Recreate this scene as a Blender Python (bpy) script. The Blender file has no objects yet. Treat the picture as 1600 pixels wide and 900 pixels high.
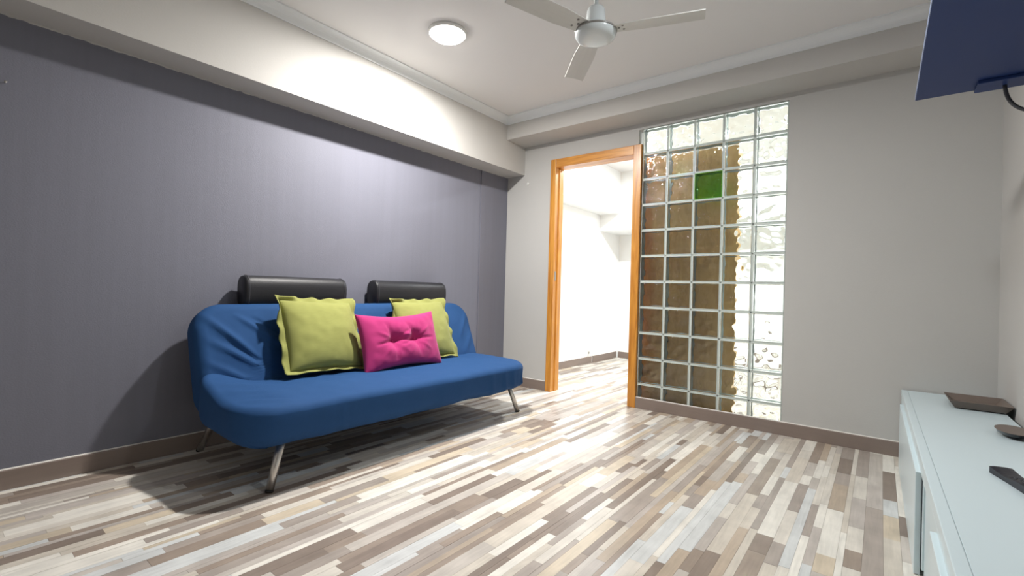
import bpy, bmesh, math, random
from math import sin, cos, pi, radians, sqrt, exp
from mathutils import Vector, Matrix

random.seed(7)
SC = bpy.context.scene
COL = SC.collection

# ------------------------------------------------------------------ camera, world, exposure
CAM_POS = Vector((2.855, -3.4932, 0.8904))
YAW, PITCH, ROLL, FPX = 0.6689, 0.0051, 0.0279, 729.98
_fw = Vector((-sin(YAW)*cos(PITCH), cos(YAW)*cos(PITCH), sin(PITCH)))
_r0 = Vector((cos(YAW), sin(YAW), 0)); _u0 = _r0.cross(_fw)
CAM_R = _r0*cos(ROLL) + _u0*sin(ROLL); CAM_U = -_r0*sin(ROLL) + _u0*cos(ROLL); CAM_F = _fw
cd = bpy.data.cameras.new('camera'); cam = bpy.data.objects.new('camera', cd); COL.objects.link(cam)
cd.sensor_width = 36.0; cd.lens = FPX/1600*36.0; cd.clip_start = 0.02
M4 = Matrix.Identity(4)
for i in range(3):
    M4[i][0] = CAM_R[i]; M4[i][1] = CAM_U[i]; M4[i][2] = -CAM_F[i]; M4[i][3] = CAM_POS[i]
cam.matrix_world = M4
SC.camera = cam
w = bpy.data.worlds.new('world'); SC.world = w; w.use_nodes = True
w.node_tree.nodes['Background'].inputs[0].default_value = (0.6, 0.7, 0.85, 1)
w.node_tree.nodes['Background'].inputs[1].default_value = 0.3
SC.view_settings.view_transform = 'Standard'; SC.view_settings.look = 'None'
SC.view_settings.gamma = 1.0; SC.view_settings.use_curve_mapping = False
SC.cycles.sample_clamp_indirect = 0.0
SC.view_settings.exposure = 0.15
LAMP_MAIN = 62.0        # watts of the ceiling lamp over the sofa
LAMP_ADDED = 8.0        # watts of the unseen lamp added to light the bench half
LAMP_SIDE = 43.0       # watts of each ceiling lamp in the side room

def project(p):
    d = Vector(p) - CAM_POS; z = d.dot(CAM_F)
    if z < 0.05: return None
    return (800 + FPX*d.dot(CAM_R)/z, 450 - FPX*d.dot(CAM_U)/z, z)

# ------------------------------------------------------------------ helpers
def lin(r, g, b):
    f = lambda c: ((c/255)/12.92 if c/255 <= 0.04045 else ((c/255+0.055)/1.055)**2.4)
    return (f(r), f(g), f(b), 1.0)

MATS = {}
def mat(name, color, rough=0.5, metal=0.0, spec=0.5, noise=0.0, nscale=20.0, bump=0.0, bscale=200.0, stretch=(1,1,1), trans=0.0, ior=1.45, emit=None, estr=0.0, sheen=0.0, coat=0.0):
    m = bpy.data.materials.new(name); m.use_nodes = True; MATS[name] = m
    nt = m.node_tree; b = nt.nodes['Principled BSDF']
    b.inputs['Base Color'].default_value = color
    b.inputs['Roughness'].default_value = rough; b.inputs['Metallic'].default_value = metal
    b.inputs['Specular IOR Level'].default_value = spec; b.inputs['IOR'].default_value = ior
    b.inputs['Transmission Weight'].default_value = trans
    b.inputs['Sheen Weight'].default_value = sheen; b.inputs['Coat Weight'].default_value = coat
    if emit: b.inputs['Emission Color'].default_value = emit; b.inputs['Emission Strength'].default_value = estr
    if noise or bump:
        tc = nt.nodes.new('ShaderNodeTexCoord'); mp = nt.nodes.new('ShaderNodeMapping')
        mp.inputs['Scale'].default_value = stretch; nt.links.new(tc.outputs['Object'], mp.inputs['Vector'])
    if noise:
        n = nt.nodes.new('ShaderNodeTexNoise'); n.inputs['Scale'].default_value = nscale; n.inputs['Detail'].default_value = 5
        nt.links.new(mp.outputs[0], n.inputs['Vector'])
        mx = nt.nodes.new('ShaderNodeMix'); mx.data_type = 'RGBA'
        mx.inputs['A'].default_value = tuple(max(0, c*(1-noise)) for c in color[:3]) + (1,)
        mx.inputs['B'].default_value = tuple(min(1, c*(1+noise)) for c in color[:3]) + (1,)
        nt.links.new(n.outputs['Fac'], mx.inputs['Factor']); nt.links.new(mx.outputs['Result'], b.inputs['Base Color'])
    if bump:
        n2 = nt.nodes.new('ShaderNodeTexNoise'); n2.inputs['Scale'].default_value = bscale; n2.inputs['Detail'].default_value = 3
        nt.links.new(mp.outputs[0], n2.inputs['Vector'])
        bp = nt.nodes.new('ShaderNodeBump'); bp.inputs['Strength'].default_value = bump; bp.inputs['Distance'].default_value = 0.002
        nt.links.new(n2.outputs['Fac'], bp.inputs['Height']); nt.links.new(bp.outputs[0], b.inputs['Normal'])
    return m

def link(o, parent=None):
    COL.objects.link(o)
    if parent is not None: o.parent = parent
    return o

def mesh_obj(name, verts, faces, m, parent=None, smooth=False):
    me = bpy.data.meshes.new(name); me.from_pydata([tuple(v) for v in verts], [], faces); me.update()
    for mm in (m if isinstance(m, (list, tuple)) else [m]): me.materials.append(mm)
    if smooth: me.polygons.foreach_set('use_smooth', [True]*len(me.polygons))
    return link(bpy.data.objects.new(name, me), parent)

def bm_obj(name, bm, m, parent=None, smooth=False):
    bmesh.ops.recalc_face_normals(bm, faces=bm.faces)
    me = bpy.data.meshes.new(name); bm.to_mesh(me); bm.free()
    for mm in (m if isinstance(m, (list, tuple)) else [m]): me.materials.append(mm)
    if smooth: me.polygons.foreach_set('use_smooth', [True]*len(me.polygons))
    return link(bpy.data.objects.new(name, me), parent)

def add_box(bm, lo, hi, bevel=0.0, seg=2):
    vs = [bm.verts.new((x, y, z)) for x in (lo[0], hi[0]) for y in (lo[1], hi[1]) for z in (lo[2], hi[2])]
    fs = [bm.faces.new([vs[i] for i in q]) for q in ((0,1,3,2),(4,6,7,5),(0,4,5,1),(2,3,7,6),(0,2,6,4),(1,5,7,3))]
    if bevel:
        es = list({e for f in fs for e in f.edges})
        bmesh.ops.bevel(bm, geom=es, offset=bevel, segments=seg, profile=0.5, affect='EDGES')

def boxes(name, lst, m, parent=None, bevel=0.0):
    bm = bmesh.new()
    for lo, hi in lst: add_box(bm, lo, hi, bevel)
    return bm_obj(name, bm, m, parent)

def box(name, lo, hi, m, parent=None, bevel=0.0): return boxes(name, [(lo, hi)], m, parent, bevel)

def lathe(name, prof, m, parent=None, seg=48, center=(0,0,0), smooth=True):
    vs, fs = [], []
    for r, z in prof:
        for k in range(seg):
            a = 2*pi*k/seg; vs.append((center[0]+r*cos(a), center[1]+r*sin(a), center[2]+z))
    for i in range(len(prof)-1):
        for k in range(seg):
            k2 = (k+1) % seg
            fs.append((i*seg+k, i*seg+k2, (i+1)*seg+k2, (i+1)*seg+k))
    fs.append(tuple(range(seg))[::-1]); fs.append(tuple(range((len(prof)-1)*seg, len(prof)*seg)))
    o = mesh_obj(name, vs, fs, m, parent, smooth)
    bm = bmesh.new(); bm.from_mesh(o.data); bmesh.ops.recalc_face_normals(bm, faces=bm.faces); bm.to_mesh(o.data); bm.free()
    return o

def tube(name, pts, r, m, parent=None, seg=12, taper=None):
    pts = [Vector(p) for p in pts]; vs, fs = [], []
    up = Vector((0.123, 0.456, 0.88)).normalized()
    for i, p in enumerate(pts):
        t = (pts[min(i+1, len(pts)-1)] - pts[max(i-1, 0)]).normalized()
        a = t.cross(up).normalized(); b = t.cross(a)
        rr = r if taper is None else r*(1+(taper-1)*i/(len(pts)-1))
        for k in range(seg): vs.append(p + a*rr*cos(2*pi*k/seg) + b*rr*sin(2*pi*k/seg))
    for i in range(len(pts)-1):
        for k in range(seg):
            k2 = (k+1) % seg; fs.append((i*seg+k, i*seg+k2, (i+1)*seg+k2, (i+1)*seg+k))
    fs.append(tuple(range(seg))[::-1]); fs.append(tuple(range((len(pts)-1)*seg, len(pts)*seg)))
    return mesh_obj(name, vs, fs, m, parent, True)

def extrude_profile(name, prof, a, b, ux, uz, m, parent=None, smooth=False):
    """profile points (s, t) in the ux, uz directions, swept from a to b"""
    a, b, ux, uz = Vector(a), Vector(b), Vector(ux), Vector(uz); n = len(prof)
    vs = [a+ux*s+uz*t for s, t in prof] + [b+ux*s+uz*t for s, t in prof]
    fs = [(i, (i+1) % n, n+(i+1) % n, n+i) for i in range(n)] + [tuple(range(n))[::-1], tuple(range(n, 2*n))]
    bm = bmesh.new(); V = [bm.verts.new(v) for v in vs]
    for f in fs: bm.faces.new([V[i] for i in f])
    return bm_obj(name, bm, m, parent, smooth)

def structure(o): o['kind'] = 'structure'; return o
def empty(name, loc=(0,0,0)):
    o = bpy.data.objects.new(name, None); o.empty_display_size = 0.05; COL.objects.link(o); o.location = loc; return o
def tag(o, label, cat, group=None):
    o['label'] = label; o['category'] = cat
    if group: o['group'] = group
    return o
def keep(child, parent):
    """parent in place: parent has translation only"""
    child.parent = parent; child.location = child.location - parent.location; return child

# ------------------------------------------------------------------ materials
WALLC = lin(191, 190, 187)
m_wall = mat('greige_wall_paint', WALLC, 0.7, spec=0.3, noise=0.02, nscale=3, bump=0.25, bscale=120)
m_beam = mat('greige_beam_paint', lin(196, 194, 190), 0.7, spec=0.3, noise=0.02, nscale=3, bump=0.15, bscale=120)
m_ceil = mat('ceiling_paint', lin(232, 231, 230), 0.8, spec=0.2)
m_cove = mat('white_coving_paint', lin(232, 235, 236), 0.6, spec=0.3)
m_white = mat('white_wall_paint', lin(240, 242, 242), 0.7, spec=0.3)
m_base = mat('taupe_baseboard', lin(134, 120, 112), 0.5, noise=0.08, nscale=6, stretch=(1, 1, 8))
m_caulk = mat('white_caulk', lin(225, 222, 215), 0.6)
m_plast = mat('white_plastic', lin(235, 235, 232), 0.35)
m_lacq = mat('white_lacquer', lin(212, 228, 233), 0.3, spec=0.5)
m_fanw = mat('white_enamel', lin(214, 220, 221), 0.22, spec=0.6)
m_blade = mat('white_blade_paint', lin(206, 205, 200), 0.45)
m_screw = mat('dark_screw', lin(150, 148, 144), 0.4, metal=0.3)
m_chrome = mat('brushed_chrome', lin(200, 196, 192), 0.3, metal=1.0)
m_rubber = mat('black_rubber', lin(24, 24, 25), 0.6)
m_leather = mat('black_leather', lin(32, 32, 36), 0.42, spec=0.5, bump=0.35, bscale=350)
m_thread = mat('grey_stitch', lin(70, 70, 76), 0.6)
m_blue = mat('blue_stretch_cover', lin(38, 74, 120), 0.8, spec=0.2, noise=0.06, nscale=60, bump=0.2, bscale=500, sheen=0.0)
m_green = mat('lime_linen', lin(146, 148, 85), 0.85, spec=0.15, noise=0.08, nscale=25, stretch=(1, 1, 4), bump=0.35, bscale=450, sheen=0.1)
m_pink = mat('magenta_cotton', lin(176, 52, 112), 0.85, spec=0.15, noise=0.06, nscale=30, bump=0.25, bscale=450, sheen=0.15)
m_navy = mat('navy_laminate', lin(34, 56, 108), 0.45, spec=0.4, noise=0.04, nscale=200)
m_navyedge = mat('pale_edge_band', lin(150, 162, 190), 0.5)
m_cable = mat('grey_cable', lin(62, 64, 68), 0.5)
m_black = mat('black_plastic', lin(20, 22, 34), 0.35)
m_blackg = mat('black_gloss', lin(16, 17, 26), 0.12, spec=0.6)
m_tray = mat('taupe_tray', lin(112, 100, 92), 0.45, noise=0.1, nscale=12)
m_glass = mat('clear_glass', (0.95, 0.985, 0.97, 1), 0.0, trans=1.0, ior=1.45)
m_gglass = mat('green_glass', (0.50, 0.86, 0.26, 1), 0.0, trans=1.0, ior=1.45)
m_grout = mat('pale_grout', lin(206, 213, 208), 0.7)

def rim_material(name, color):
    m = mat(name, color, 0.35)
    nt = m.node_tree; b = nt.nodes['Principled BSDF']; out = nt.nodes['Material Output']
    t = nt.nodes.new('ShaderNodeBsdfTranslucent'); t.inputs['Color'].default_value = color
    mx = nt.nodes.new('ShaderNodeMixShader'); mx.inputs[0].default_value = 0.5
    nt.links.new(b.outputs[0], mx.inputs[1]); nt.links.new(t.outputs[0], mx.inputs[2]); nt.links.new(mx.outputs[0], out.inputs['Surface'])
    return m
m_rim = rim_material('frosted_glass_edge', lin(236, 244, 240))
m_grim = rim_material('frosted_green_edge', lin(110, 190, 60))

def wood_material(name, c1, c2, axis):
    m = bpy.data.materials.new(name); m.use_nodes = True; nt = m.node_tree; b = nt.nodes['Principled BSDF']
    tc = nt.nodes.new('ShaderNodeTexCoord'); mp = nt.nodes.new('ShaderNodeMapping')
    mp.inputs['Scale'].default_value = tuple(1.2 if i == axis else 16 for i in range(3))
    nt.links.new(tc.outputs['Object'], mp.inputs[0])
    n = nt.nodes.new('ShaderNodeTexNoise'); n.inputs['Scale'].default_value = 1.6; n.inputs['Detail'].default_value = 6; n.inputs['Distortion'].default_value = 1.6
    nt.links.new(mp.outputs[0], n.inputs['Vector'])
    cr = nt.nodes.new('ShaderNodeValToRGB'); cr.color_ramp.elements[0].position = 0.32; cr.color_ramp.elements[1].position = 0.62
    cr.color_ramp.elements[0].color = c1; cr.color_ramp.elements[1].color = c2
    nt.links.new(n.outputs['Fac'], cr.inputs[0]); nt.links.new(cr.outputs[0], b.inputs['Base Color'])
    b.inputs['Roughness'].default_value = 0.35; b.inputs['Coat Weight'].default_value = 0.2; b.inputs['Coat Roughness'].default_value = 0.2
    return m
m_oakv = wood_material('varnished_oak_upright', lin(178, 112, 38), lin(214, 150, 62), 2)
m_oakh = wood_material('varnished_oak_across', lin(184, 116, 40), lin(218, 152, 66), 0)
m_leaf = wood_material('veneered_door_oak', lin(222, 166, 86), lin(240, 190, 112), 2)

# accent paint with its ragged upper edge against the soffit
Z_SOF = 1.9723
m_acc = mat('grey_accent_paint', lin(124, 121, 132), 0.62, spec=0.35, bump=0.3, bscale=160)
def accent():
    nt = m_acc.node_tree; b = nt.nodes['Principled BSDF']
    g = nt.nodes.new('ShaderNodeNewGeometry'); sx = nt.nodes.new('ShaderNodeSeparateXYZ'); nt.links.new(g.outputs['Position'], sx.inputs[0])
    n = nt.nodes.new('ShaderNodeTexNoise'); n.inputs['Scale'].default_value = 26; n.inputs['Detail'].default_value = 6; nt.links.new(g.outputs['Position'], n.inputs['Vector'])
    ma = nt.nodes.new('ShaderNodeMath'); ma.operation = 'MULTIPLY_ADD'; ma.inputs[1].default_value = 0.02; nt.links.new(n.outputs['Fac'], ma.inputs[0]); nt.links.new(sx.outputs['Z'], ma.inputs[2])
    gt = nt.nodes.new('ShaderNodeMath'); gt.operation = 'GREATER_THAN'; gt.inputs[1].default_value = Z_SOF + 0.004; nt.links.new(ma.outputs[0], gt.inputs[0])
    # faint vertical roller streaks
    mp = nt.nodes.new('ShaderNodeMapping'); mp.inputs['Scale'].default_value = (1, 14, 0.5); nt.links.new(g.outputs['Position'], mp.inputs[0])
    n2 = nt.nodes.new('ShaderNodeTexNoise'); n2.inputs['Scale'].default_value = 2.0; n2.inputs['Detail'].default_value = 5; nt.links.new(mp.outputs[0], n2.inputs['Vector'])
    m1 = nt.nodes.new('ShaderNodeMix'); m1.data_type = 'RGBA'; m1.inputs['A'].default_value = lin(115, 116, 127); m1.inputs['B'].default_value = lin(122, 123, 135)
    nt.links.new(n2.outputs['Fac'], m1.inputs['Factor'])
    m2 = nt.nodes.new('ShaderNodeMix'); m2.data_type = 'RGBA'; m2.inputs['B'].default_value = WALLC
    nt.links.new(gt.outputs[0], m2.inputs['Factor']); nt.links.new(m1.outputs['Result'], m2.inputs['A']); nt.links.new(m2.outputs['Result'], b.inputs['Base Color'])
accent()

def floor_material():
    m = bpy.data.materials.new('multi_strip_laminate'); m.use_nodes = True; nt = m.node_tree; b = nt.nodes['Principled BSDF']
    at = nt.nodes.new('ShaderNodeAttribute'); at.attribute_name = 'tone'
    g = nt.nodes.new('ShaderNodeNewGeometry'); mp = nt.nodes.new('ShaderNodeMapping'); mp.inputs['Scale'].default_value = (60, 5, 1); nt.links.new(g.outputs['Position'], mp.inputs[0])
    n = nt.nodes.new('ShaderNodeTexNoise'); n.inputs['Scale'].default_value = 1.0; n.inputs['Detail'].default_value = 6; n.inputs['Distortion'].default_value = 0.8; nt.links.new(mp.outputs[0], n.inputs['Vector'])
    n3 = nt.nodes.new('ShaderNodeTexNoise'); n3.inputs['Scale'].default_value = 9.0; n3.inputs['Detail'].default_value = 3; nt.links.new(g.outputs['Position'], n3.inputs['Vector'])
    ad = nt.nodes.new('ShaderNodeMath'); ad.operation = 'ADD'; nt.links.new(n.outputs['Fac'], ad.inputs[0]); nt.links.new(n3.outputs['Fac'], ad.inputs[1])
    mr = nt.nodes.new('ShaderNodeMapRange'); mr.inputs['From Min'].default_value = 0.6; mr.inputs['From Max'].default_value = 1.4; mr.inputs['To Min'].default_value = 0.80; mr.inputs['To Max'].default_value = 1.16
    nt.links.new(ad.outputs[0], mr.inputs['Value'])
    vm = nt.nodes.new('ShaderNodeVectorMath'); vm.operation = 'SCALE'; nt.links.new(at.outputs['Color'], vm.inputs[0]); nt.links.new(mr.outputs[0], vm.inputs['Scale'])
    nt.links.new(vm.outputs[0], b.inputs['Base Color'])
    b.inputs['Roughness'].default_value = 0.36; b.inputs['Specular IOR Level'].default_value = 0.45
    return m
m_floor = floor_material()
m_sub = mat('floor_joint', lin(165, 155, 146), 0.6)

# ------------------------------------------------------------------ room shell
XR, YF, YS = 3.34, -4.45, 2.55           # right wall, wall behind the camera, far wall of the side room
XB, ZT = 1.3669, 2.1824                   # glass block panel: left edge, top
ZC, WL, ZBK, DB = 2.42, 0.2083, 2.2312, 0.2757
HB = 0.084
X0, X1, ZD = 0.5121, 1.3615, 2.0674       # outer door frame
floor = structure(box('floor', (-0.15, YF, -0.1), (XR+0.1, YS+0.1, -0.004), m_sub))

TONES = [((205,199,189),5), ((219,215,206),5), ((196,188,176),5), ((184,177,169),4), ((194,181,161),3), ((174,159,142),4), ((150,136,124),4), ((134,121,111),4), ((160,150,142),4), ((200,202,201),3), ((182,174,167),3)]
_pool = [lin(*c)[:3] for c, k in TONES for _ in range(k)]
def strips():
    out = []; x = -0.03
    rng = random.Random(11)
    while x < XR:
        wd = rng.choice([0.02, 0.024, 0.027, 0.03, 0.033, 0.036, 0.042, 0.05, 0.058]); x1 = min(x+wd, XR)
        y = YF - rng.random()*0.5
        last = None
        while y < YS:
            ln = rng.choice([0.15, 0.2, 0.28, 0.36, 0.45, 0.58, 0.75]) * rng.uniform(0.85, 1.2); y1 = min(y+ln, YS)
            c = rng.choice(_pool)
            if c == last: c = rng.choice(_pool)
            last = c; k = rng.uniform(1.05, 1.19)
            if y1 > YF: out.append((x, max(y, YF), x1, y1, tuple(min(1, q*k) for q in c), rng.uniform(0, 0.0007)))
            y = y1
        x = x1
    return out
def strip_geo(s, g=0.0003):
    xa, ya, xb, yb, c, dz = s; t = -0.0007 + dz; b = -0.006
    v = [(xa+g, ya+g, t), (xb-g, ya+g, t), (xb-g, yb-g, t), (xa+g, yb-g, t), (xa+g, ya+g, b), (xb-g, ya+g, b), (xb-g, yb-g, b), (xa+g, yb-g, b)]
    return v, [(0,1,2,3), (0,4,5,1), (1,5,6,2), (2,6,7,3), (3,7,4,0)]
def tone(me, cols):
    at = me.attributes.new('tone', 'FLOAT_COLOR', 'FACE'); flat = []
    for c in cols: flat += [c[0], c[1], c[2], 1.0]
    at.data.foreach_set('color', flat)
S = strips()
def seen(s):
    pc = project(((s[0]+s[2])/2, (s[1]+s[3])/2, 0))
    if pc is None or not (-30 < pc[0] < 1440 and pc[1] < 930): return 0
    if s[0] > 2.94 or (s[2] < 0.8 and -2.7 < s[1] < -0.8): return 0
    return (s[2]-s[0])*(s[3]-s[1]) / pc[2]**3
S.sort(key=seen, reverse=True)
for s in S[:300]:
    v, f = strip_geo(s); o = mesh_obj('floor_strip', v, f, m_floor, floor); tone(o.data, [s[4]]*5)
V, F, CC = [], [], []
for s in S[300:]:
    v, f = strip_geo(s); n = len(V); V += v; F += [tuple(i+n for i in q) for q in f]; CC += [s[4]]*5
o = mesh_obj('floor_strips_beyond', V, F, m_floor, floor); tone(o.data, CC); o['kind'] = 'stuff'

structure(boxes('wall_left', [((-0.12, YF, 0), (0, 0, Z_SOF+0.002)), ((-0.001, -0.376, 0), (0.007, 0, Z_SOF+0.002))], m_acc))
structure(boxes('wall_back', [((-0.12, 0, 0), (X0+0.05, 0.1, ZC)), ((X0+0.05, 0, ZD-0.05), (X1-0.03, 0.1, ZC)), ((X1-0.03, 0, ZT+0.003), (XB+0.993, 0.1, ZC)), ((XB+0.993, 0, 0), (XR+0.1, 0.1, ZC))], m_wall))
structure(box('wall_right', (XR, YF, 0), (XR+0.1, 0, ZC), m_wall))
structure(box('wall_front', (-0.12, YF-0.1, 0), (XR+0.1, YF, ZC), m_wall))
structure(box('ceiling', (-0.12, YF-0.1, ZC), (XR+0.1, YS+0.1, ZC+0.1), m_ceil))
structure(box('beam_left', (-0.12, YF, Z_SOF), (WL, 0, ZC), m_beam))
structure(box('beam_back', (WL, -DB, ZBK), (XR, 0, ZC), m_beam))
structure(box('wall_side_room_left', (-0.12, 0.1, 0), (-0.03, YS, ZC), m_white))
structure(box('wall_side_room_far', (-0.12, YS, 0), (XR+0.1, YS+0.1, ZC), m_white))
structure(box('wall_side_room_right', (XR, 0.1, 0), (XR+0.1, YS, ZC), m_white))
structure(box('beam_side_room_left', (-0.03, 0.1, 1.9), (0.25, 1.96, ZC), m_white))
structure(box('beam_side_room_far', (-0.03, 1.96, 1.695), (XR, YS, ZC), m_white))

# coving: concave quarter with small lips
def cove_prof(h=0.059):
    p = [(0, 0), (0, h), (h, h), (h, h-0.008)]
    for k in range(7):
        a = k/6*pi/2; p.append((h-0.006-(h-0.014)*sin(a)*1.0, 0.008+(h-0.016)*cos(a)*1.0))
    p[4:] = [(0.008+(h-0.016)*(1-sin(k/6*pi/2)), 0.008+(h-0.016)*(cos(k/6*pi/2)))for k in range(7)]
    p.append((0.008, 0.0)); return p
zc0 = ZC-0.059
structure(extrude_profile('trim_1', cove_prof(), (WL, YF, zc0), (WL, -DB, zc0), (1,0,0), (0,0,1), m_cove))
structure(extrude_profile('trim_2', cove_prof(), (WL, -DB, zc0), (XR, -DB, zc0), (0,-1,0), (0,0,1), m_cove))
structure(extrude_profile('trim_3', cove_prof(), (XR, YF, zc0), (XR, -DB, zc0), (-1,0,0), (0,0,1), m_cove))

def baseboard(name, a, b, n):
    """a, b floor points on the wall, n points into the room"""
    pr = [(0, 0), (0.012, 0), (0.012, HB-0.004), (0.009, HB), (0, HB)]
    o = structure(extrude_profile(name, pr, a, b, n, (0,0,1), m_base))
    extrude_profile('caulk_line', [(0, HB), (0.008, HB), (0, HB+0.004)], a, b, n, (0,0,1), m_caulk, o)
    return o
baseboard('baseboard_left', (0, YF, 0), (0, -0.376, 0), (1,0,0))
baseboard('baseboard_left_corner', (0.007, -0.376, 0), (0.007, 0, 0), (1,0,0))
baseboard('baseboard_back_left', (0.02, 0, 0), (X0, 0, 0), (0,-1,0))
baseboard('baseboard_back_right', (X1, 0, 0), (XR, 0, 0), (0,-1,0))
baseboard('baseboard_side_room_left', (-0.03, 0.1, 0), (-0.03, 1.82, 0), (1,0,0))
baseboard('baseboard_side_room_corner', (-0.03, 1.85, 0), (-0.03, YS-0.03, 0), (1,0,0))
baseboard('baseboard_side_room_far', (0.0, YS, 0), (XR, YS, 0), (0,-1,0))

# ------------------------------------------------------------------ doorway frame
d1 = structure(empty('door_1', (X0, 0, 0)))
def dpart(name, lst, m, bev=0.003): return keep(boxes(name, lst, m, None, bev), d1)
jl = dpart('jamb', [((X0, -0.017, 0), (X0+0.056, 0.117, ZD))], m_oakv)
jr = dpart('jamb', [((X1-0.066, -0.017, 0), (X1, 0.117, ZD))], m_oakv)
dpart('head', [((X0+0.056, -0.016, ZD-0.075), (X1-0.066, 0.116, ZD))], m_oakh)
dpart('door_stop', [((X0+0.054, 0.04, 0), (X0+0.066, 0.066, ZD-0.073))], m_oakv, 0.002)
dpart('strike_plate', [((X0+0.055, 0.004, 0.99), (X0+0.0585, 0.026, 1.07))], m_screw, 0.001)
# the open door leaf folded back behind the glass blocks
d2 = structure(empty('door_2', (1.40, 0.115, 0)))
def d2part(name, lst, m, bev=0.003): return keep(boxes(name, lst, m, None, bev), d2)
d2part('leaf', [((1.262, 0.165, 0.006), (2.03, 0.2, 1.99))], m_leaf)
d2part('handle', [((1.96, 0.2, 1.02), (1.98, 0.24, 1.04)), ((1.86, 0.235, 1.02), (1.98, 0.25, 1.04))], m_chrome, 0.002)
d2part('hinge', [((1.30, 0.116, 0.2), (1.32, 0.166, 0.28))], m_chrome, 0.002)
d2part('hinge', [((1.30, 0.116, 1.7), (1.32, 0.166, 1.78))], m_chrome, 0.002)

# ------------------------------------------------------------------ glass block panel
win = structure(empty('window_1', (XB, 0, 0)))
BS, PT, DEP = 0.19, 0.2, 0.08
def block_mesh(seed, mg, mr):
    rng = random.Random(seed)
    waves = [(rng.uniform(50, 130), rng.uniform(0, 2*pi), rng.uniform(0, 6.28), rng.uniform(0.4, 1.0)) for _ in range(7)]
    lumps = [(rng.uniform(-.08, .08), rng.uniform(-.08, .08), rng.uniform(.009, .018), rng.uniform(-1, 1)) for _ in range(22)]
    def h(x, z, ph):
        s = sum(a*sin(k*(x*cos(t)+z*sin(t))+p+ph) for k, t, p, a in waves)*0.0010
        s += sum(a*exp(-((x-cx)**2+(z-cz)**2)/(2*w*w)) for cx, cz, w, a in lumps)*0.0042*(1 if ph == 0 else -1)
        e = max(abs(x), abs(z))/0.0905
        return s*max(0, 1-e**6) + 0.003*max(0, (e-0.88)/0.12)**2
    V, F, MI, SM = [], [], [], []
    n = 26; H = 0.0905
    def pane(y0, y1, sgn, ph):
        b = len(V)
        for i in range(n+1):
            for j in range(n+1):
                x = -H+2*H*i/n; z = -H+2*H*j/n
                V.append((x, y1 + sgn*h(x, z, ph), z))
        for i in range(n):
            for j in range(n):
                q = (b+i*(n+1)+j, b+(i+1)*(n+1)+j, b+(i+1)*(n+1)+j+1, b+i*(n+1)+j+1)
                F.append(q if sgn < 0 else q[::-1]); MI.append(0); SM.append(True)
        c = len(V)
        for i in range(n+1):
            for j in range(n+1):
                x = -H+2*H*i/n; z = -H+2*H*j/n; e = max(abs(x), abs(z))/H
                V.append((x, y0 + sgn*(0.5*h(-z, x, ph+2.1)*max(0, 1-e**8)), z))
        for i in range(n):
            for j in range(n):
                q = (c+i*(n+1)+j, c+(i+1)*(n+1)+j, c+(i+1)*(n+1)+j+1, c+i*(n+1)+j+1)
                F.append(q[::-1] if sgn < 0 else q); MI.append(0); SM.append(True)
        # rim of the slab
        for b_, c_ in [(b, c)]:
            ed = [i*(n+1) for i in range(n+1)] + [n*(n+1)+j for j in range(1, n+1)] + [i*(n+1)+n for i in range(n-1, -1, -1)] + [j for j in range(n-1, 0, -1)]
            for k in range(len(ed)):
                k2 = (k+1) % len(ed); q = (c_+ed[k], c_+ed[k2], b_+ed[k2], b_+ed[k])
                F.append(q[::-1] if sgn > 0 else q); MI.append(0); SM.append(False)
    pane(0.001, 0.009, 1, 0); pane(DEP-0.001, DEP-0.009, -1, 1.7)
    # frosted edge walls
    R, I = BS/2, 0.0907
    b = len(V)
    for y in (0, DEP):
        for q in (R, I): V.extend([(-q, y, -q), (q, y, -q), (q, y, q), (-q, y, q)])
    for k in range(4):
        k2 = (k+1) % 4
        for q in ((k, k2, k2+4, k+4), (k+12, k2+12, k2+8, k+8), (k2, k, k+8, k2+8), (k+4, k2+4, k2+12, k+12)):
            F.append(tuple(b+i for i in q)); MI.append(1); SM.append(False)
    me = bpy.data.meshes.new('glass_block'); me.from_pydata(V, [], F); me.update()
    me.materials.append(mg); me.materials.append(mr)
    me.polygons.foreach_set('material_index', MI); me.polygons.foreach_set('use_smooth', SM)
    return me
BM_ = [block_mesh(20+i, m_glass, m_rim) for i in range(6)]
BG = block_mesh(40, m_gglass, m_grim)
rng = random.Random(5)
for row in range(11):
    for c in range(5):
        green = (row == 2 and c == 2)
        o = bpy.data.objects.new('glass_block', BG if green else BM_[rng.randrange(6)]); link(o, win)
        zc_ = ZT - BS/2 - PT*row
        o.location = (PT*c + BS/2, 0.006, zc_)
        if not green: o.rotation_euler = (0, rng.choice([0, pi/2, pi, -pi/2]), 0)
        else: o['label'] = 'bright green glass block'
        if row == 10: o.scale = (1, 1, 0.83); o.location[2] = ZT - PT*10 - BS*0.83/2
gl = []
for c in range(6):
    xa = PT*c-0.01+XB; gl.append(((max(xa, XB-0.004) if c == 0 else xa, 0.009, 0.0), (xa+0.01, DEP, ZT)))
for row in range(1, 11):
    zz = ZT-PT*row; gl.append(((XB-0.004, 0.009, zz), (XB+0.995, DEP, zz+0.01)))
gl.append(((XB-0.004, 0.009, -0.001), (XB+0.995, DEP, ZT-2.0-BS*0.83)))
keep(boxes('grout', gl, m_grout), win)

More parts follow.
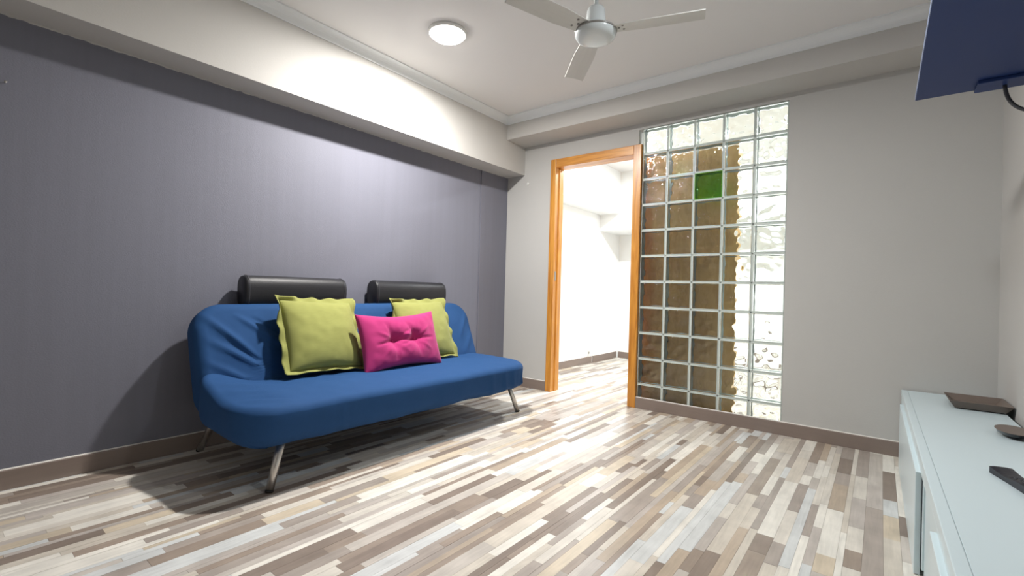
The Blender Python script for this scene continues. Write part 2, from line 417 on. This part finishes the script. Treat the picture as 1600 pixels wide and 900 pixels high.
# ------------------------------------------------------------------ ceiling lamps
m_diff = mat('lit_diffuser', lin(250, 246, 238), 0.5, emit=(1.0, 0.93, 0.84, 1), estr=14)
m_diffc = mat('lit_cool_diffuser', lin(250, 250, 250), 0.5, emit=(0.93, 0.97, 1.0, 1), estr=14)
def lamp(loc, watts, color, label, dm, r=0.108):
    t = empty('ceiling_light', loc); tag(t, label, 'ceiling light', 'round ceiling lights')
    lathe('rim', [(r*0.9, -0.0), (r+0.006, -0.0), (r+0.006, -0.012), (r+0.003, -0.02), (r*0.97, -0.02), (r*0.96, -0.012)], m_plast, t)
    lathe('diffuser', [(r*0.5, -0.008), (r*0.94, -0.008), (r*0.955, -0.014), (r*0.93, -0.022), (r*0.84, -0.033), (r*0.66, -0.041), (r*0.4, -0.0455), (0.002, -0.047)], dm, t)
    ld = bpy.data.lights.new('lamp_glow', 'AREA'); ld.shape = 'DISK'; ld.size = 0.11; ld.energy = watts; ld.color = color
    lo = bpy.data.objects.new('lamp_glow', ld); link(lo, t); lo.location = (0, 0, -0.049)
    return t
lamp((0.80, -1.58, ZC), LAMP_MAIN, (1.0, 0.97, 0.93), 'round glowing ceiling lamp above the blue sofa', m_diff)
lamp((2.62, -1.75, ZC), LAMP_ADDED, (0.94, 0.98, 1.0), 'added unseen ceiling lamp lighting the bench side of the room', m_diffc)  # added out of view to brighten the bench half of the room
lamp((0.95, 0.85, ZC), LAMP_SIDE, (0.92, 0.97, 1.0), 'round ceiling lamp in the side room near the doorway', m_diffc)
lamp((2.3, 1.1, ZC), LAMP_SIDE, (0.92, 0.97, 1.0), 'round ceiling lamp in the side room behind the glass blocks', m_diffc)

# ------------------------------------------------------------------ ceiling fan
FZ = 2.10
fan = tag(empty('ceiling_fan', (1.785, -1.565, ZC)), 'white three-blade ceiling fan hanging from the ceiling', 'fan')
zz = FZ-ZC
lathe('canopy', [(0.02, -0.05), (0.05, -0.045), (0.062, -0.012), (0.062, 0.0)], m_fanw, fan)
lathe('rod', [(0.011, zz+0.115), (0.011, -0.03)], m_fanw, fan, 16)
lathe('motor_cup', [(0.052, zz+0.016), (0.050, zz+0.03), (0.041, zz+0.108), (0.036, zz+0.118), (0.012, zz+0.121)], m_fanw, fan)
mh = lathe('motor_housing', [(0.002, zz-0.034), (0.05, zz-0.033), (0.074, zz-0.029), (0.087, zz-0.022), (0.094, zz-0.010), (0.096, zz+0.004), (0.092, zz+0.014), (0.06, zz+0.02), (0.02, zz+0.02)], m_fanw, fan)
lathe('band', [(0.0965, zz+0.001), (0.099, zz+0.003), (0.099, zz+0.008), (0.0965, zz+0.010)], m_screw, mh)
for ang in (133, 17, -107):
    a = radians(ang); bm = bmesh.new()
    L0, L1 = 0.075, 0.475; n = 14; rows = []
    for i in range(n+1):
        s = L0+(L1-L0)*i/n; hw = 0.040+0.012*min(1, (s-L0)/0.15); off = 0.0
        pit = radians(9); dz = 0.012 - 0.006*(i/n)
        row = []
        for t in (-1, -0.5, 0, 0.5, 1):
            v = off+hw*t; row.append((s, v*cos(pit), v*sin(pit)+dz-0.004*t*t))
        rows.append(row)
    top = [[bm.verts.new((p[0], p[1], p[2]+0.002)) for p in r] for r in rows]; bot = [[bm.verts.new((p[0], p[1], p[2]-0.002)) for p in r] for r in rows]
    for i in range(n):
        for j in range(4):
            bm.faces.new((top[i][j], top[i+1][j], top[i+1][j+1], top[i][j+1])); bm.faces.new((bot[i][j], bot[i][j+1], bot[i+1][j+1], bot[i+1][j]))
        bm.faces.new((top[i][0], bot[i][0], bot[i+1][0], top[i+1][0])); bm.faces.new((top[i][4], top[i+1][4], bot[i+1][4], bot[i][4]))
    for j in range(4):
        bm.faces.new((top[0][j], top[0][j+1], bot[0][j+1], bot[0][j])); bm.faces.new((top[n][j], bot[n][j], bot[n][j+1], top[n][j+1]))
    b = bm_obj('blade', bm, m_blade, fan); b.location = (0, 0, zz); b.rotation_euler = (0, 0, a)
    for sx, sy in ((0.108, 0.0), (0.128, 0.022), (0.128, -0.022)):
        lathe('screw', [(0.0015, -0.0045), (0.005, -0.0035), (0.0055, 0.0)], m_screw, b, 10, (sx, sy, 0.0085+sy*0.158))

# ------------------------------------------------------------------ sofa bed
def rrect(a, b, R, N):
    """N points round a rounded rectangle of half sizes a, b"""
    R = max(min(R, a-1e-4, b-1e-4), 1e-4); segs = [2*(a-R), 2*(b-R)]; arc = R*pi/2
    per = 2*(segs[0]+segs[1])+4*arc; pts = []
    for k in range(N):
        s = per*k/N
        for (kind, ln, data) in (('l', segs[1], ((a, -(b-R)), (0, 1))), ('a', arc, (a-R, b-R, 0)), ('l', segs[0], ((a-R, b), (-1, 0))), ('a', arc, (-(a-R), b-R, 1)),
                                 ('l', segs[1], ((-a, b-R), (0, -1))), ('a', arc, (-(a-R), -(b-R), 2)), ('l', segs[0], ((-(a-R), -b), (1, 0))), ('a', arc, (a-R, -(b-R), 3))):
            if s <= ln+1e-9:
                if kind == 'l': pts.append((data[0][0]+data[1][0]*s, data[0][1]+data[1][1]*s))
                else:
                    t = data[2]*pi/2+s/R; pts.append((data[0]+R*cos(t), data[1]+R*sin(t)))
                break
            s -= ln
        else: pts.append((a, -(b-R)))
    return pts
def loft_plate(a, b, R, prof, N=280):
    V, F = [], []; idx = []
    for ins, z in prof:
        # same arc fractions on every ring keep the quads straight
        idx.append(len(V)); V += [(p[0], p[1], z) for p in rrect(a-ins, b-ins, max(R-ins, 0.02), N)]
    for i in range(len(prof)-1):
        for k in range(N):
            k2 = (k+1) % N; F.append((idx[i]+k, idx[i]+k2, idx[i+1]+k2, idx[i+1]+k))
    F.append(tuple(idx[0]+k for k in range(N))[::-1]); F.append(tuple(idx[-1]+k for k in range(N)))
    return [Vector(v) for v in V], F
def plate_prof(T, e_top, e_bot, crown, maxin, half=0.5):
    """bottom centre -> edge -> top centre"""
    pr = []
    for k in range(8): pr.append((maxin-(maxin-e_bot)*k/8, -T*half))
    for k in range(9): a = k/8*pi/2; pr.append((e_bot*(1-sin(a)), -T*half+e_bot*0.8*(1-cos(a))))
    for k in range(1, 13): a = k/12*pi/2; pr.append((e_top*(1-cos(a)), T*(1-half)-e_top*0.85*(1-sin(a))))
    for k in range(1, 21):
        t = k/20; pr.append((e_top+(maxin-e_top)*t, T*(1-half)+crown*(1-(1-t)**2)))
    return pr
from mathutils import noise as mnoise
def crease(p, a, b, wd, amp):
    ax, ay = a; bx, by = b; dx, dy = bx-ax, by-ay; L2 = dx*dx+dy*dy
    t = ((p[0]-ax)*dx+(p[1]-ay)*dy)/L2
    if t < -0.1 or t > 1.1: return 0
    d = ((p[0]-ax)*dy-(p[1]-ay)*dx)/sqrt(L2)
    return amp*exp(-(d/wd)**2)*max(0, sin(pi*min(max(t, 0), 1)))

sofa = tag(empty('sofa_bed', (0.45, -1.70, 0)), 'low sofa bed in a blue stretch cover against the grey wall', 'sofa')
def add_soft(name, V, F, m, parent, xf):
    o = mesh_obj(name, [xf(v) for v in V], F, m, None, True)
    bm = bmesh.new(); bm.from_mesh(o.data); bmesh.ops.recalc_face_normals(bm, faces=bm.faces); bm.to_mesh(o.data); bm.free()
    return keep(o, parent)

# seat: local u along +y, v along +x, w up
SL, SD, ST = 0.985, 0.305, 0.19
V, F = loft_plate(SL, SD, 0.17, plate_prof(ST, 0.047, 0.075, 0.012, 0.285))
def seat_xf(v):
    u, q, wz = v.x, v.y, v.z
    top = max(0, wz/(ST/2))
    dz = 0.004*mnoise.noise(Vector((u*5, q*7, 1.3)))*top + 0.0025*mnoise.noise(Vector((u*14, q*12, 4.1)))
    # pulled folds near the front right end and over the left end
    dn = 0
    if q > 0.24:
        z0 = wz
        for (ua, za, ub, zb, wd, am) in ((0.62, 0.06, 0.72, -0.10, 0.012, 0.010), (0.72, 0.05, 0.80, -0.09, 0.010, 0.010), (0.80, 0.02, 0.92, -0.03, 0.010, 0.012), (0.86, 0.0, 0.90, -0.09, 0.008, 0.012), (0.50, 0.05, 0.58, -0.09, 0.014, 0.006), (-0.55, -0.02, -0.50, -0.09, 0.012, 0.006)):
            dn += 1.7*crease((u, z0), (ua, za), (ub, zb), wd, am)
        dn += 0.007*mnoise.noise(Vector((u*9, z0*16, 7.7)))
        dn -= 0.02*max(0, (-z0-0.02)/0.075)           # cover tucked in underneath
    if wz < -0.03: dz += 0.010*mnoise.noise(Vector((u*6, q*3, 2.2))) + 0.012*max(0, abs(u)-0.75)/0.2
    if u < -0.6:
        for (ua, qa, ub, qb, am) in ((-0.97, -0.12, -0.62, 0.02, 0.007), (-0.95, -0.02, -0.70, 0.10, 0.006), (-0.93, 0.08, -0.74, 0.19, -0.006), (-0.90, 0.16, -0.72, 0.25, 0.006)):
            dz += 1.5*crease((u, q), (ua, qa), (ub, qb), 0.02, am)
        dz += 0.12*max(0, (-u-0.66)/0.32)**1.5*max(0, (0.08-q)/0.36)**1.5*max(0.15, (wz+0.095)/0.19)    # rises towards the back at the end
    if u > 0.6: dz += 0.006*max(0, top)*max(0, (u-0.6)/0.38)
    return Vector((0.567+q+dn, -1.703+u, 0.285+wz+dz-0.012*(q/0.3)*(1 if q > 0 else 0.3)))
add_soft('seat', V, F, m_blue, sofa, seat_xf)

# backrest plate leaning on the wall side: u along +y, v up the slope, w out of the front
BL, BH, BT = 0.978, 0.305, 0.155
V, F = loft_plate(BL, BH, 0.15, plate_prof(BT, 0.06, 0.06, 0.012, 0.285))
LEAN = radians(20.5); bup = Vector((-sin(LEAN), 0, cos(LEAN))); bn = Vector((cos(LEAN), 0, sin(LEAN))); bc = Vector((0.212, -1.681, 0.482))
def back_xf(v):
    u, q, wz = v.x, v.y, v.z; dn = 0
    if wz > 0:
        dn += 0.006*mnoise.noise(Vector((u*4, q*6, 9.3)))+0.002*mnoise.noise(Vector((u*13, q*13, 3.3)))
        for (ua, qa, ub, qb, wd, am) in ((-0.96, 0.26, -0.70, -0.02, 0.016, 0.012), (-0.80, 0.24, -0.52, 0.0, 0.014, 0.010), (-0.72, 0.22, -0.50, 0.06, 0.010, -0.008), (-0.95, 0.12, -0.66, -0.10, 0.014, 0.010), (-0.96, 0.0, -0.72, -0.16, 0.014, 0.009),
                                         (-0.97, -0.12, -0.76, -0.22, 0.014, 0.008), (-0.86, 0.10, -0.60, -0.12, 0.009, -0.006), (0.94, 0.22, 0.78, -0.02, 0.016, 0.010), (0.95, 0.05, 0.80, -0.14, 0.014, 0.008)):
            dn += 1.4*crease((u, q), (ua, qa), (ub, qb), wd, am)
    e = 0.02*max(0, q/BH)                                # slightly thinner to the top
    return bc + Vector((0, u, 0)) + bup*q + bn*(wz+dn-e*(1 if wz > 0 else -1)*0.6)
add_soft('backrest', V, F, m_blue, sofa, back_xf)
# folding frame bar under the seat
keep(tube('frame_bar', [(0.30, -2.45, 0.215), (0.30, -0.95, 0.215)], 0.016, m_rubber), sofa)
for foot, topp in (((0.822, -2.553, 0), (0.775, -2.475, 0.235)), ((0.772, -0.752, 0), (0.715, -0.815, 0.235)), ((0.055, -2.565, 0), (0.175, -2.515, 0.24)), ((0.055, -0.80, 0), (0.175, -0.86, 0.24))):
    f_, t_ = Vector(foot), Vector(topp); d_ = (t_-f_).normalized()
    lg = keep(tube('leg', [f_+d_*0.006, f_+(t_-f_)*0.5, t_], 0.0165, m_chrome, None, 20, 1.12), sofa)
    ft = tube('foot_cap', [f_+Vector((0, 0, 0.0)), f_+d_*0.008], 0.0172, m_rubber, None, 20); ft.parent = lg; ft.location = -sofa.location-lg.location
# headrests
def headrest(y0, y1):
    zb, zt_ = 0.745, 0.934; xb_, xf_ = 0.022, 0.150
    prof = []
    for k in range(26):
        an = -0.62*pi - k/25*pi*1.76; ca, sa = cos(an), sin(an); e = 2/2.7
        prof.append((0.086+0.064*(abs(ca)**e)*(1 if ca > 0 else -1), 0.842+0.092*(abs(sa)**e)*(1 if sa > 0 else -1)))
    cx = sum(p[0] for p in prof)/len(prof); cz = sum(p[1] for p in prof)/len(prof)
    stations = [(y0, 0.90), (y0+0.004, 0.955), (y0+0.012, 0.985), (y0+0.03, 1.0)] + [(y0+0.03+(y1-y0-0.06)*k/10, 1.0+0.012*sin(pi*k/10)) for k in range(1, 10)] + [(y1-0.03, 1.0), (y1-0.012, 0.985), (y1-0.004, 0.955), (y1, 0.90)]
    n = len(prof); V, F = [], []
    for y, s in stations: V += [(cx+(p[0]-cx)*s, y, cz+(p[1]-cz)*s) for p in prof]
    for i in range(len(stations)-1):
        for k in range(n): k2 = (k+1) % n; F.append((i*n+k, i*n+k2, (i+1)*n+k2, (i+1)*n+k))
    F += [tuple(range(n))[::-1], tuple(range((len(stations)-1)*n, len(stations)*n))]
    bm = bmesh.new(); vv = [bm.verts.new(v) for v in V]
    for f in F: bm.faces.new([vv[i] for i in f])
    h = keep(bm_obj('headrest', bm, m_leather, None, True), sofa)
    h['label'] = 'black leather headrest bolster'
    for y in (y0+0.017, y1-0.017):
        pts = [(cx+(p[0]-cx)*1.0, y, cz+(p[1]-cz)*1.0) for p in prof[1:-1]]
        t = tube('stitching', pts, 0.0022, m_thread, None, 6); t.parent = h; t.location = -sofa.location-h.location
headrest(-2.395, -1.785); headrest(-1.555, -0.905)

# ------------------------------------------------------------------ cushions
def cushion_xf(c, yaw, lean, roll):
    """local: u to the right (+y), v up, w out of the front; yaw turns it about z"""
    M = Matrix.Rotation(radians(yaw), 4, 'Z') @ Matrix.Rotation(radians(-lean), 4, 'Y') @ Matrix.Rotation(radians(roll), 4, 'X')
    c = Vector(c)
    return lambda p: c + M @ Vector((p[2], p[0], p[1]))
def cushion(name, label, cat, group, c, yaw, lean, roll, a, b, T, m, flange=0.0, tufts=(), kx=0.05, ky=0.05, seed=1, n=44):
    xf = cushion_xf(c, yaw, lean, roll); root = tag(empty(name, c), label, cat, group); V, F = [], []
    def shape(u, v, side):
        # denser towards the edges
        uu, vv = sin(u*pi/2), sin(v*pi/2)
        x = a*uu*(1-kx*(1-vv*vv)); y = b*vv*(1-ky*(1-uu*uu))
        h = T*((1-uu**2)*(1-vv**2)+1e-9)**0.38
        for tx, ty, s, dep in tufts:
            r2 = ((x-tx)**2+(y-ty)**2); h *= 1-dep*exp(-r2/(2*s*s))
        if tufts:
            r = 0
            for tx, ty, s, dep in tufts:
                for k in range(9):
                    an = k*2*pi/9+tx*9+seed*0.3; e = (tx+0.15*cos(an), ty+0.13*sin(an)); r += crease((x, y), (tx, ty), e, 0.008, -0.010 if k % 2 else 0.006)
            h += r*side if h > 0.012 else 0
            (t0, t1) = tufts[:2]; h += crease((x, y), (t0[0]-.05, t0[1]), (t1[0]+.05, t1[1]), 0.016, -0.022)
        edge = min(1, (1-max(abs(uu), abs(vv)))*6)
        h += edge*(0.006*mnoise.noise(Vector((x*9+seed, y*9, side)))+0.003*mnoise.noise(Vector((x*22, y*22+seed, side))))
        return x, y, h
    for side in (1, -1):
        base = len(V)
        for i in range(n+1):
            for j in range(n+1):
                x, y, h = shape(-1+2*i/n, -1+2*j/n, side); V.append(xf((x, y, side*max(h, 0.0))))
        for i in range(n):
            for j in range(n):
                q = (base+i*(n+1)+j, base+(i+1)*(n+1)+j, base+(i+1)*(n+1)+j+1, base+i*(n+1)+j+1); F.append(q if side > 0 else q[::-1])
    bm = bmesh.new(); vv = [bm.verts.new(p) for p in V]
    for f in F: bm.faces.new([vv[i] for i in f])
    bmesh.ops.remove_doubles(bm, verts=bm.verts, dist=0.0004)
    body = keep(bm_obj('cushion_cover', bm, m, None, True), root)
    if flange:
        # flat stitched border, wavy, turned over at one upper corner
        N = 160; rings = 5; V, F = [], []
        inner = []
        for k in range(N):
            s = 4*k/N; side_i = int(s); t = -1+2*(s-side_i)
            u, v = ((t, -1), (1, t), (-t, 1), (-1, -t))[side_i]
            x = a*u*(1-kx*(1-v*v)); y = b*v*(1-ky*(1-u*u)); inner.append((x, y))
        for thick in (0.0025, -0.0025):
            for r in range(rings):
                f_ = r/(rings-1)
                for k in range(N):
                    x, y = inner[k]; s = 4*k/N; side_i = int(s); t = -1+2*(s-side_i)
                    ox, oy = ((0, -1), (1, 0), (0, 1), (-1, 0))[side_i]
                    px, py = ((-1, 0), (0, -1), (1, 0), (0, 1))[side_i]; nx, ny = ((1, 0), (0, 1), (-1, 0), (0, -1))[side_i]
                    # mitred corners: outward offset grows sideways near the ends
                    sx = px*max(0, -t)**12 + nx*max(0, t)**12
                    sy = py*max(0, -t)**12 + ny*max(0, t)**12
                    wv = 0.010*sin(k*0.55+seed*2)+0.008*mnoise.noise(Vector((k*0.16, seed*3.1, 0)))
                    wz = f_*wv + thick
                    X = x + (ox+sx)*flange*f_*(1+0.06*sin(k*0.9)); Y = y + (oy+sy)*flange*f_*(1+0.06*sin(k*0.7))
                    cl = max(0, 1-sqrt((X+a)**2+(Y-b)**2)/0.13)
                    wz += f_*cl*0.06; Y -= f_*cl*0.03; X += f_*cl*0.012
                    # the border sags forward along the top
                    if side_i == 2: wz -= f_*0.012; 
                    if side_i == 0: wz += f_*0.022; Y += f_*0.012
                    V.append(xf((X, Y, wz)))
        def id_(l, r, k): return (l*rings+r)*N + k % N
        for k in range(N):
            for r in range(rings-1):
                F.append((id_(0, r, k), id_(0, r, k+1), id_(0, r+1, k+1), id_(0, r+1, k))); F.append((id_(1, r, k), id_(1, r+1, k), id_(1, r+1, k+1), id_(1, r, k+1)))
            F.append((id_(0, rings-1, k), id_(0, rings-1, k+1), id_(1, rings-1, k+1), id_(1, rings-1, k)))
        bm = bmesh.new(); vv = [bm.verts.new(p) for p in V]
        for f in F: bm.faces.new([vv[i] for i in f])
        keep(bm_obj('flange_border', bm, m, None, True), root)
    for tx, ty, s, dep in tufts:
        p = xf((tx, ty, 0.024)); bt = lathe('tuft_button', [(0.001, 0.003), (0.004, 0.002), (0.005, 0), (0.004, -0.002)], m, None, 12); bt.parent = root; bt.location = p-Vector(c); bt.rotation_euler = (0, radians(65), 0)
    return root
cushion('green_cushion', 'lime green flanged cushion left of the pink cushion', 'cushion', 'lime green flanged cushions', (0.335, -2.055, 0.605), 4, 25, -3, 0.225, 0.205, 0.078, m_green, 0.036, seed=1)
cushion('green_cushion', 'lime green flanged cushion behind and right of the pink cushion', 'cushion', 'lime green flanged cushions', (0.315, -1.275, 0.60), -2, 24, 0, 0.225, 0.205, 0.074, m_green, 0.034, seed=4)
cushion('pink_cushion', 'small magenta tufted cushion between the two green cushions', 'cushion', None, (0.475, -1.60, 0.553), 0, 18, 1, 0.30, 0.183, 0.075, m_pink, 0, ((-0.085, 0.0, 0.035, 0.62), (0.085, 0.0, 0.035, 0.62)), 0.06, 0.16, 2, 64)

# ------------------------------------------------------------------ white media bench
bench = tag(empty('media_bench', (3.13, -1.9, 0)), 'long low white lacquered media bench along the right wall', 'bench')
ANG = radians(0.42)
def bp(name, lst, m, bev=0.002, parent=None):
    o = boxes(name, [((lo[0]-3.13, lo[1]+1.9, lo[2]), (hi[0]-3.13, hi[1]+1.9, hi[2])) for lo, hi in lst], m, None, bev); o.parent = parent or bench; return o
bench.rotation_euler = (0, 0, ANG)
FX = 2.969; YN = -3.2; ZF = 0.335
bp('top_lipping', [((FX, YN, 0.352), (FX+0.0268, -0.012, 0.387))], m_lacq)
bp('top', [((FX+0.0272, YN, 0.352), (3.325, -0.012, 0.3868))], m_lacq, 0.0008)
bp('fascia', [((FX+0.001, YN, ZF-0.004), (FX+0.02, -0.014, 0.350))], m_lacq)
bp('back_panel', [((3.295, YN, 0.02), (3.312, -0.014, 0.352))], m_lacq)
bp('shelf_bottom', [((FX+0.02, YN, 0.03), (3.296, -0.014, 0.05))], m_lacq)
bp('end_front', [((FX+0.001, -0.198, 0.002), (FX+0.016, -0.014, ZF-0.004))], m_lacq)
bp('plinth', [((FX+0.05, YN+0.02, 0.0), (3.28, -0.02, 0.031))], m_lacq)
for y in (-0.014, -1.47, -1.955, YN+0.018): bp('upright', [((FX+0.006, y-0.018, 0.03), (3.296, y, 0.352))], m_lacq)
bp('recess_panel', [((FX+0.012, -1.955, 0.0), (FX+0.028, -1.488, ZF-0.003))], m_lacq)
bp('door', [((FX-0.012, -1.46, 0.002), (FX+0.005, -0.2, ZF))], m_lacq, 0.002)
bp('door', [((FX-0.012, YN+0.01, 0.002), (FX+0.005, -1.96, ZF))], m_lacq, 0.002)

# ------------------------------------------------------------------ things on the bench
TZ = 0.3875
def tray():
    t = tag(empty('tray', (3.226, -0.315, TZ)), 'taupe rectangular tray with upturned rim at the far end of the bench', 'tray')
    bm = bmesh.new()
    def ring(a, b, z): return [bm.verts.new((sx*a, sy*b, z)) for sx, sy in ((-1,-1),(1,-1),(1,1),(-1,1))]
    R = [ring(0.078, 0.098, 0.010), ring(0.104, 0.126, 0.038), ring(0.108, 0.130, 0.038), ring(0.086, 0.106, 0.004)]
    for i in range(3):
        for k in range(4): bm.faces.new((R[i][k], R[i][(k+1) % 4], R[i+1][(k+1) % 4], R[i+1][k]))
    bm.faces.new(R[0]); bm.faces.new(R[3][::-1])
    bm_obj('tray_body', bm, m_tray, t)
    o = box('tray_foot', (-0.075, -0.095, 0), (0.075, 0.095, 0.0045), m_rubber, t)
tray()
def dish():
    t = tag(empty('oval_dish', (3.262, -0.90, TZ)), 'small glossy black boat-shaped dish near the wall end of the bench', 'dish')
    prof = [(0.02, 0.0), (0.03, 0.004), (0.046, 0.012), (0.05, 0.022), (0.052, 0.0235), (0.0495, 0.0235), (0.043, 0.013), (0.026, 0.007), (0.001, 0.006)]
    o = lathe('dish_bowl', prof, m_blackg, t, 40); o.scale = (1.0, 1.7, 1)
    r = lathe('dish_rim', [(0.0492, 0.0232), (0.0525, 0.0232), (0.0527, 0.0246), (0.0494, 0.0246)], m_tray, t, 40); r.scale = (1, 1.7, 1)
dish()
def remote():
    t = tag(empty('remote_control', (3.170, -1.60, TZ)), 'black remote control lying on the white bench', 'remote')
    t.rotation_euler = (0, 0, radians(15))
    n = 12; bm = bmesh.new(); rows = []
    for i in range(n+1):
        y = 0.105-0.21*i/n; hz = 0.021-0.007*sin(pi*min(1, i/n*1.6)) ; hx = 0.026-0.003*sin(pi*i/n)
        rows.append([bm.verts.new(p) for p in ((-hx, y, 0.0), (hx, y, 0.0), (hx, y, hz*0.92), (hx*0.5, y, hz), (-hx*0.5, y, hz), (-hx, y, hz*0.92))])
    for i in range(n):
        for k in range(6): bm.faces.new((rows[i][k], rows[i][(k+1) % 6], rows[i+1][(k+1) % 6], rows[i+1][k]))
    bm.faces.new(rows[0]); bm.faces.new(rows[-1][::-1])
    bm_obj('remote_body', bm, m_black, t)
    for i in range(6):
        for k in range(3):
            y = 0.03-0.02*i; zt_ = 0.021-0.007*sin(pi*min(1, (0.105-y)/0.21*1.6))
            lathe('button', [(0.0045, -0.001), (0.0045, 0.0012), (0.003, 0.0018)], m_cable, t, 10, (-0.010+0.010*k, y, zt_))
remote()

# ------------------------------------------------------------------ blue shelf on the right wall
ZCB, YC0, YC1, XC = 1.74, -0.90, -2.9, 2.953
cab = tag(empty('wall_shelf', (3.13, -1.6, ZCB)), 'navy blue wall shelf seen from below on the right wall', 'shelf')
def cp(name, lst, m, bev=0.001): return keep(boxes(name, lst, m, None, bev), cab)
cp('board', [((XC, YC1, ZCB), (XR-0.001, YC0, ZCB+0.022))], m_navy)
cp('edge_band', [((XC-0.0015, YC1, ZCB+0.001), (XC, YC0, ZCB+0.021))], m_navyedge, 0.0)['label'] = 'pale edge band'
cp('under_rail', [((3.13, YC0-0.11, ZCB-0.014), (XR-0.002, YC0-0.004, ZCB))], m_navy, 0.003)
for y in (-1.5, -2.4): cp('bracket', [((3.0, y-0.012, ZCB+0.022), (XR-0.001, y+0.012, ZCB+0.03)), ((XR-0.012, y-0.012, ZCB+0.022), (XR-0.001, y+0.012, ZCB+0.16))], m_plast)
pts = []
for k in range(15):
    t = k/14; P0, P1, P2, P3 = Vector((3.21, -0.945, ZCB-0.012)), Vector((3.215, -0.94, ZCB-0.09)), Vector((3.25, -0.95, ZCB-0.13)), Vector((3.312, -0.99, ZCB-0.15))
    pts.append(P0*(1-t)**3+P1*3*t*(1-t)**2+P2*3*t*t*(1-t)+P3*t**3)
tag(tube('power_cable', pts, 0.0065, m_cable), 'grey cable hanging in a curve under the navy blue shelf', 'cable')

# ------------------------------------------------------------------ small wall things
def socket(loc, rz, label):
    t = tag(empty('wall_socket', loc), label, 'socket', 'white wall sockets'); t.rotation_euler = (0, 0, rz)
    p = box('plate', (0, -0.04, -0.04), (0.009, 0.04, 0.04), m_plast, t, 0.003)
    lathe('socket_well', [(0.019, 0.0), (0.02, 0.002), (0.016, 0.002), (0.015, 0.0005)], m_caulk, t, 24).rotation_euler = (0, radians(90), 0)
    t.children[-1].location = (0.0085, 0, 0)
    for s in (-1, 1):
        h = lathe('pin_hole', [(0.0025, 0.0), (0.0025, 0.0006)], m_rubber, t, 10); h.rotation_euler = (0, radians(90), 0); h.location = (0.0095, s*0.0095, 0)
    return t
socket((-0.03, 1.74, 0.135), 0, 'white wall socket above the baseboard in the side room')
socket((XR, -0.80, 0.565), pi, 'white wall socket on the right wall above the bench')
hk = lathe('wall_plug', [(0.012, 0.0), (0.012, 0.004), (0.008, 0.0065), (0.001, 0.007)], m_plast, None, 20); hk.rotation_euler = (radians(90), 0, 0); hk.location = (0.249, 0, 1.888)
tag(hk, 'tiny white round plug on the wall left of the doorway top', 'plug')
nl = lathe('wall_nail', [(0.002, 0.0), (0.002, 0.014), (0.005, 0.0142), (0.005, 0.0158), (0.001, 0.0165)], m_chrome, None, 14); nl.rotation_euler = (0, radians(90), 0); nl.location = (0, -3.295, 1.69)
tag(nl, 'small bare nail in the grey wall at its left end', 'nail')
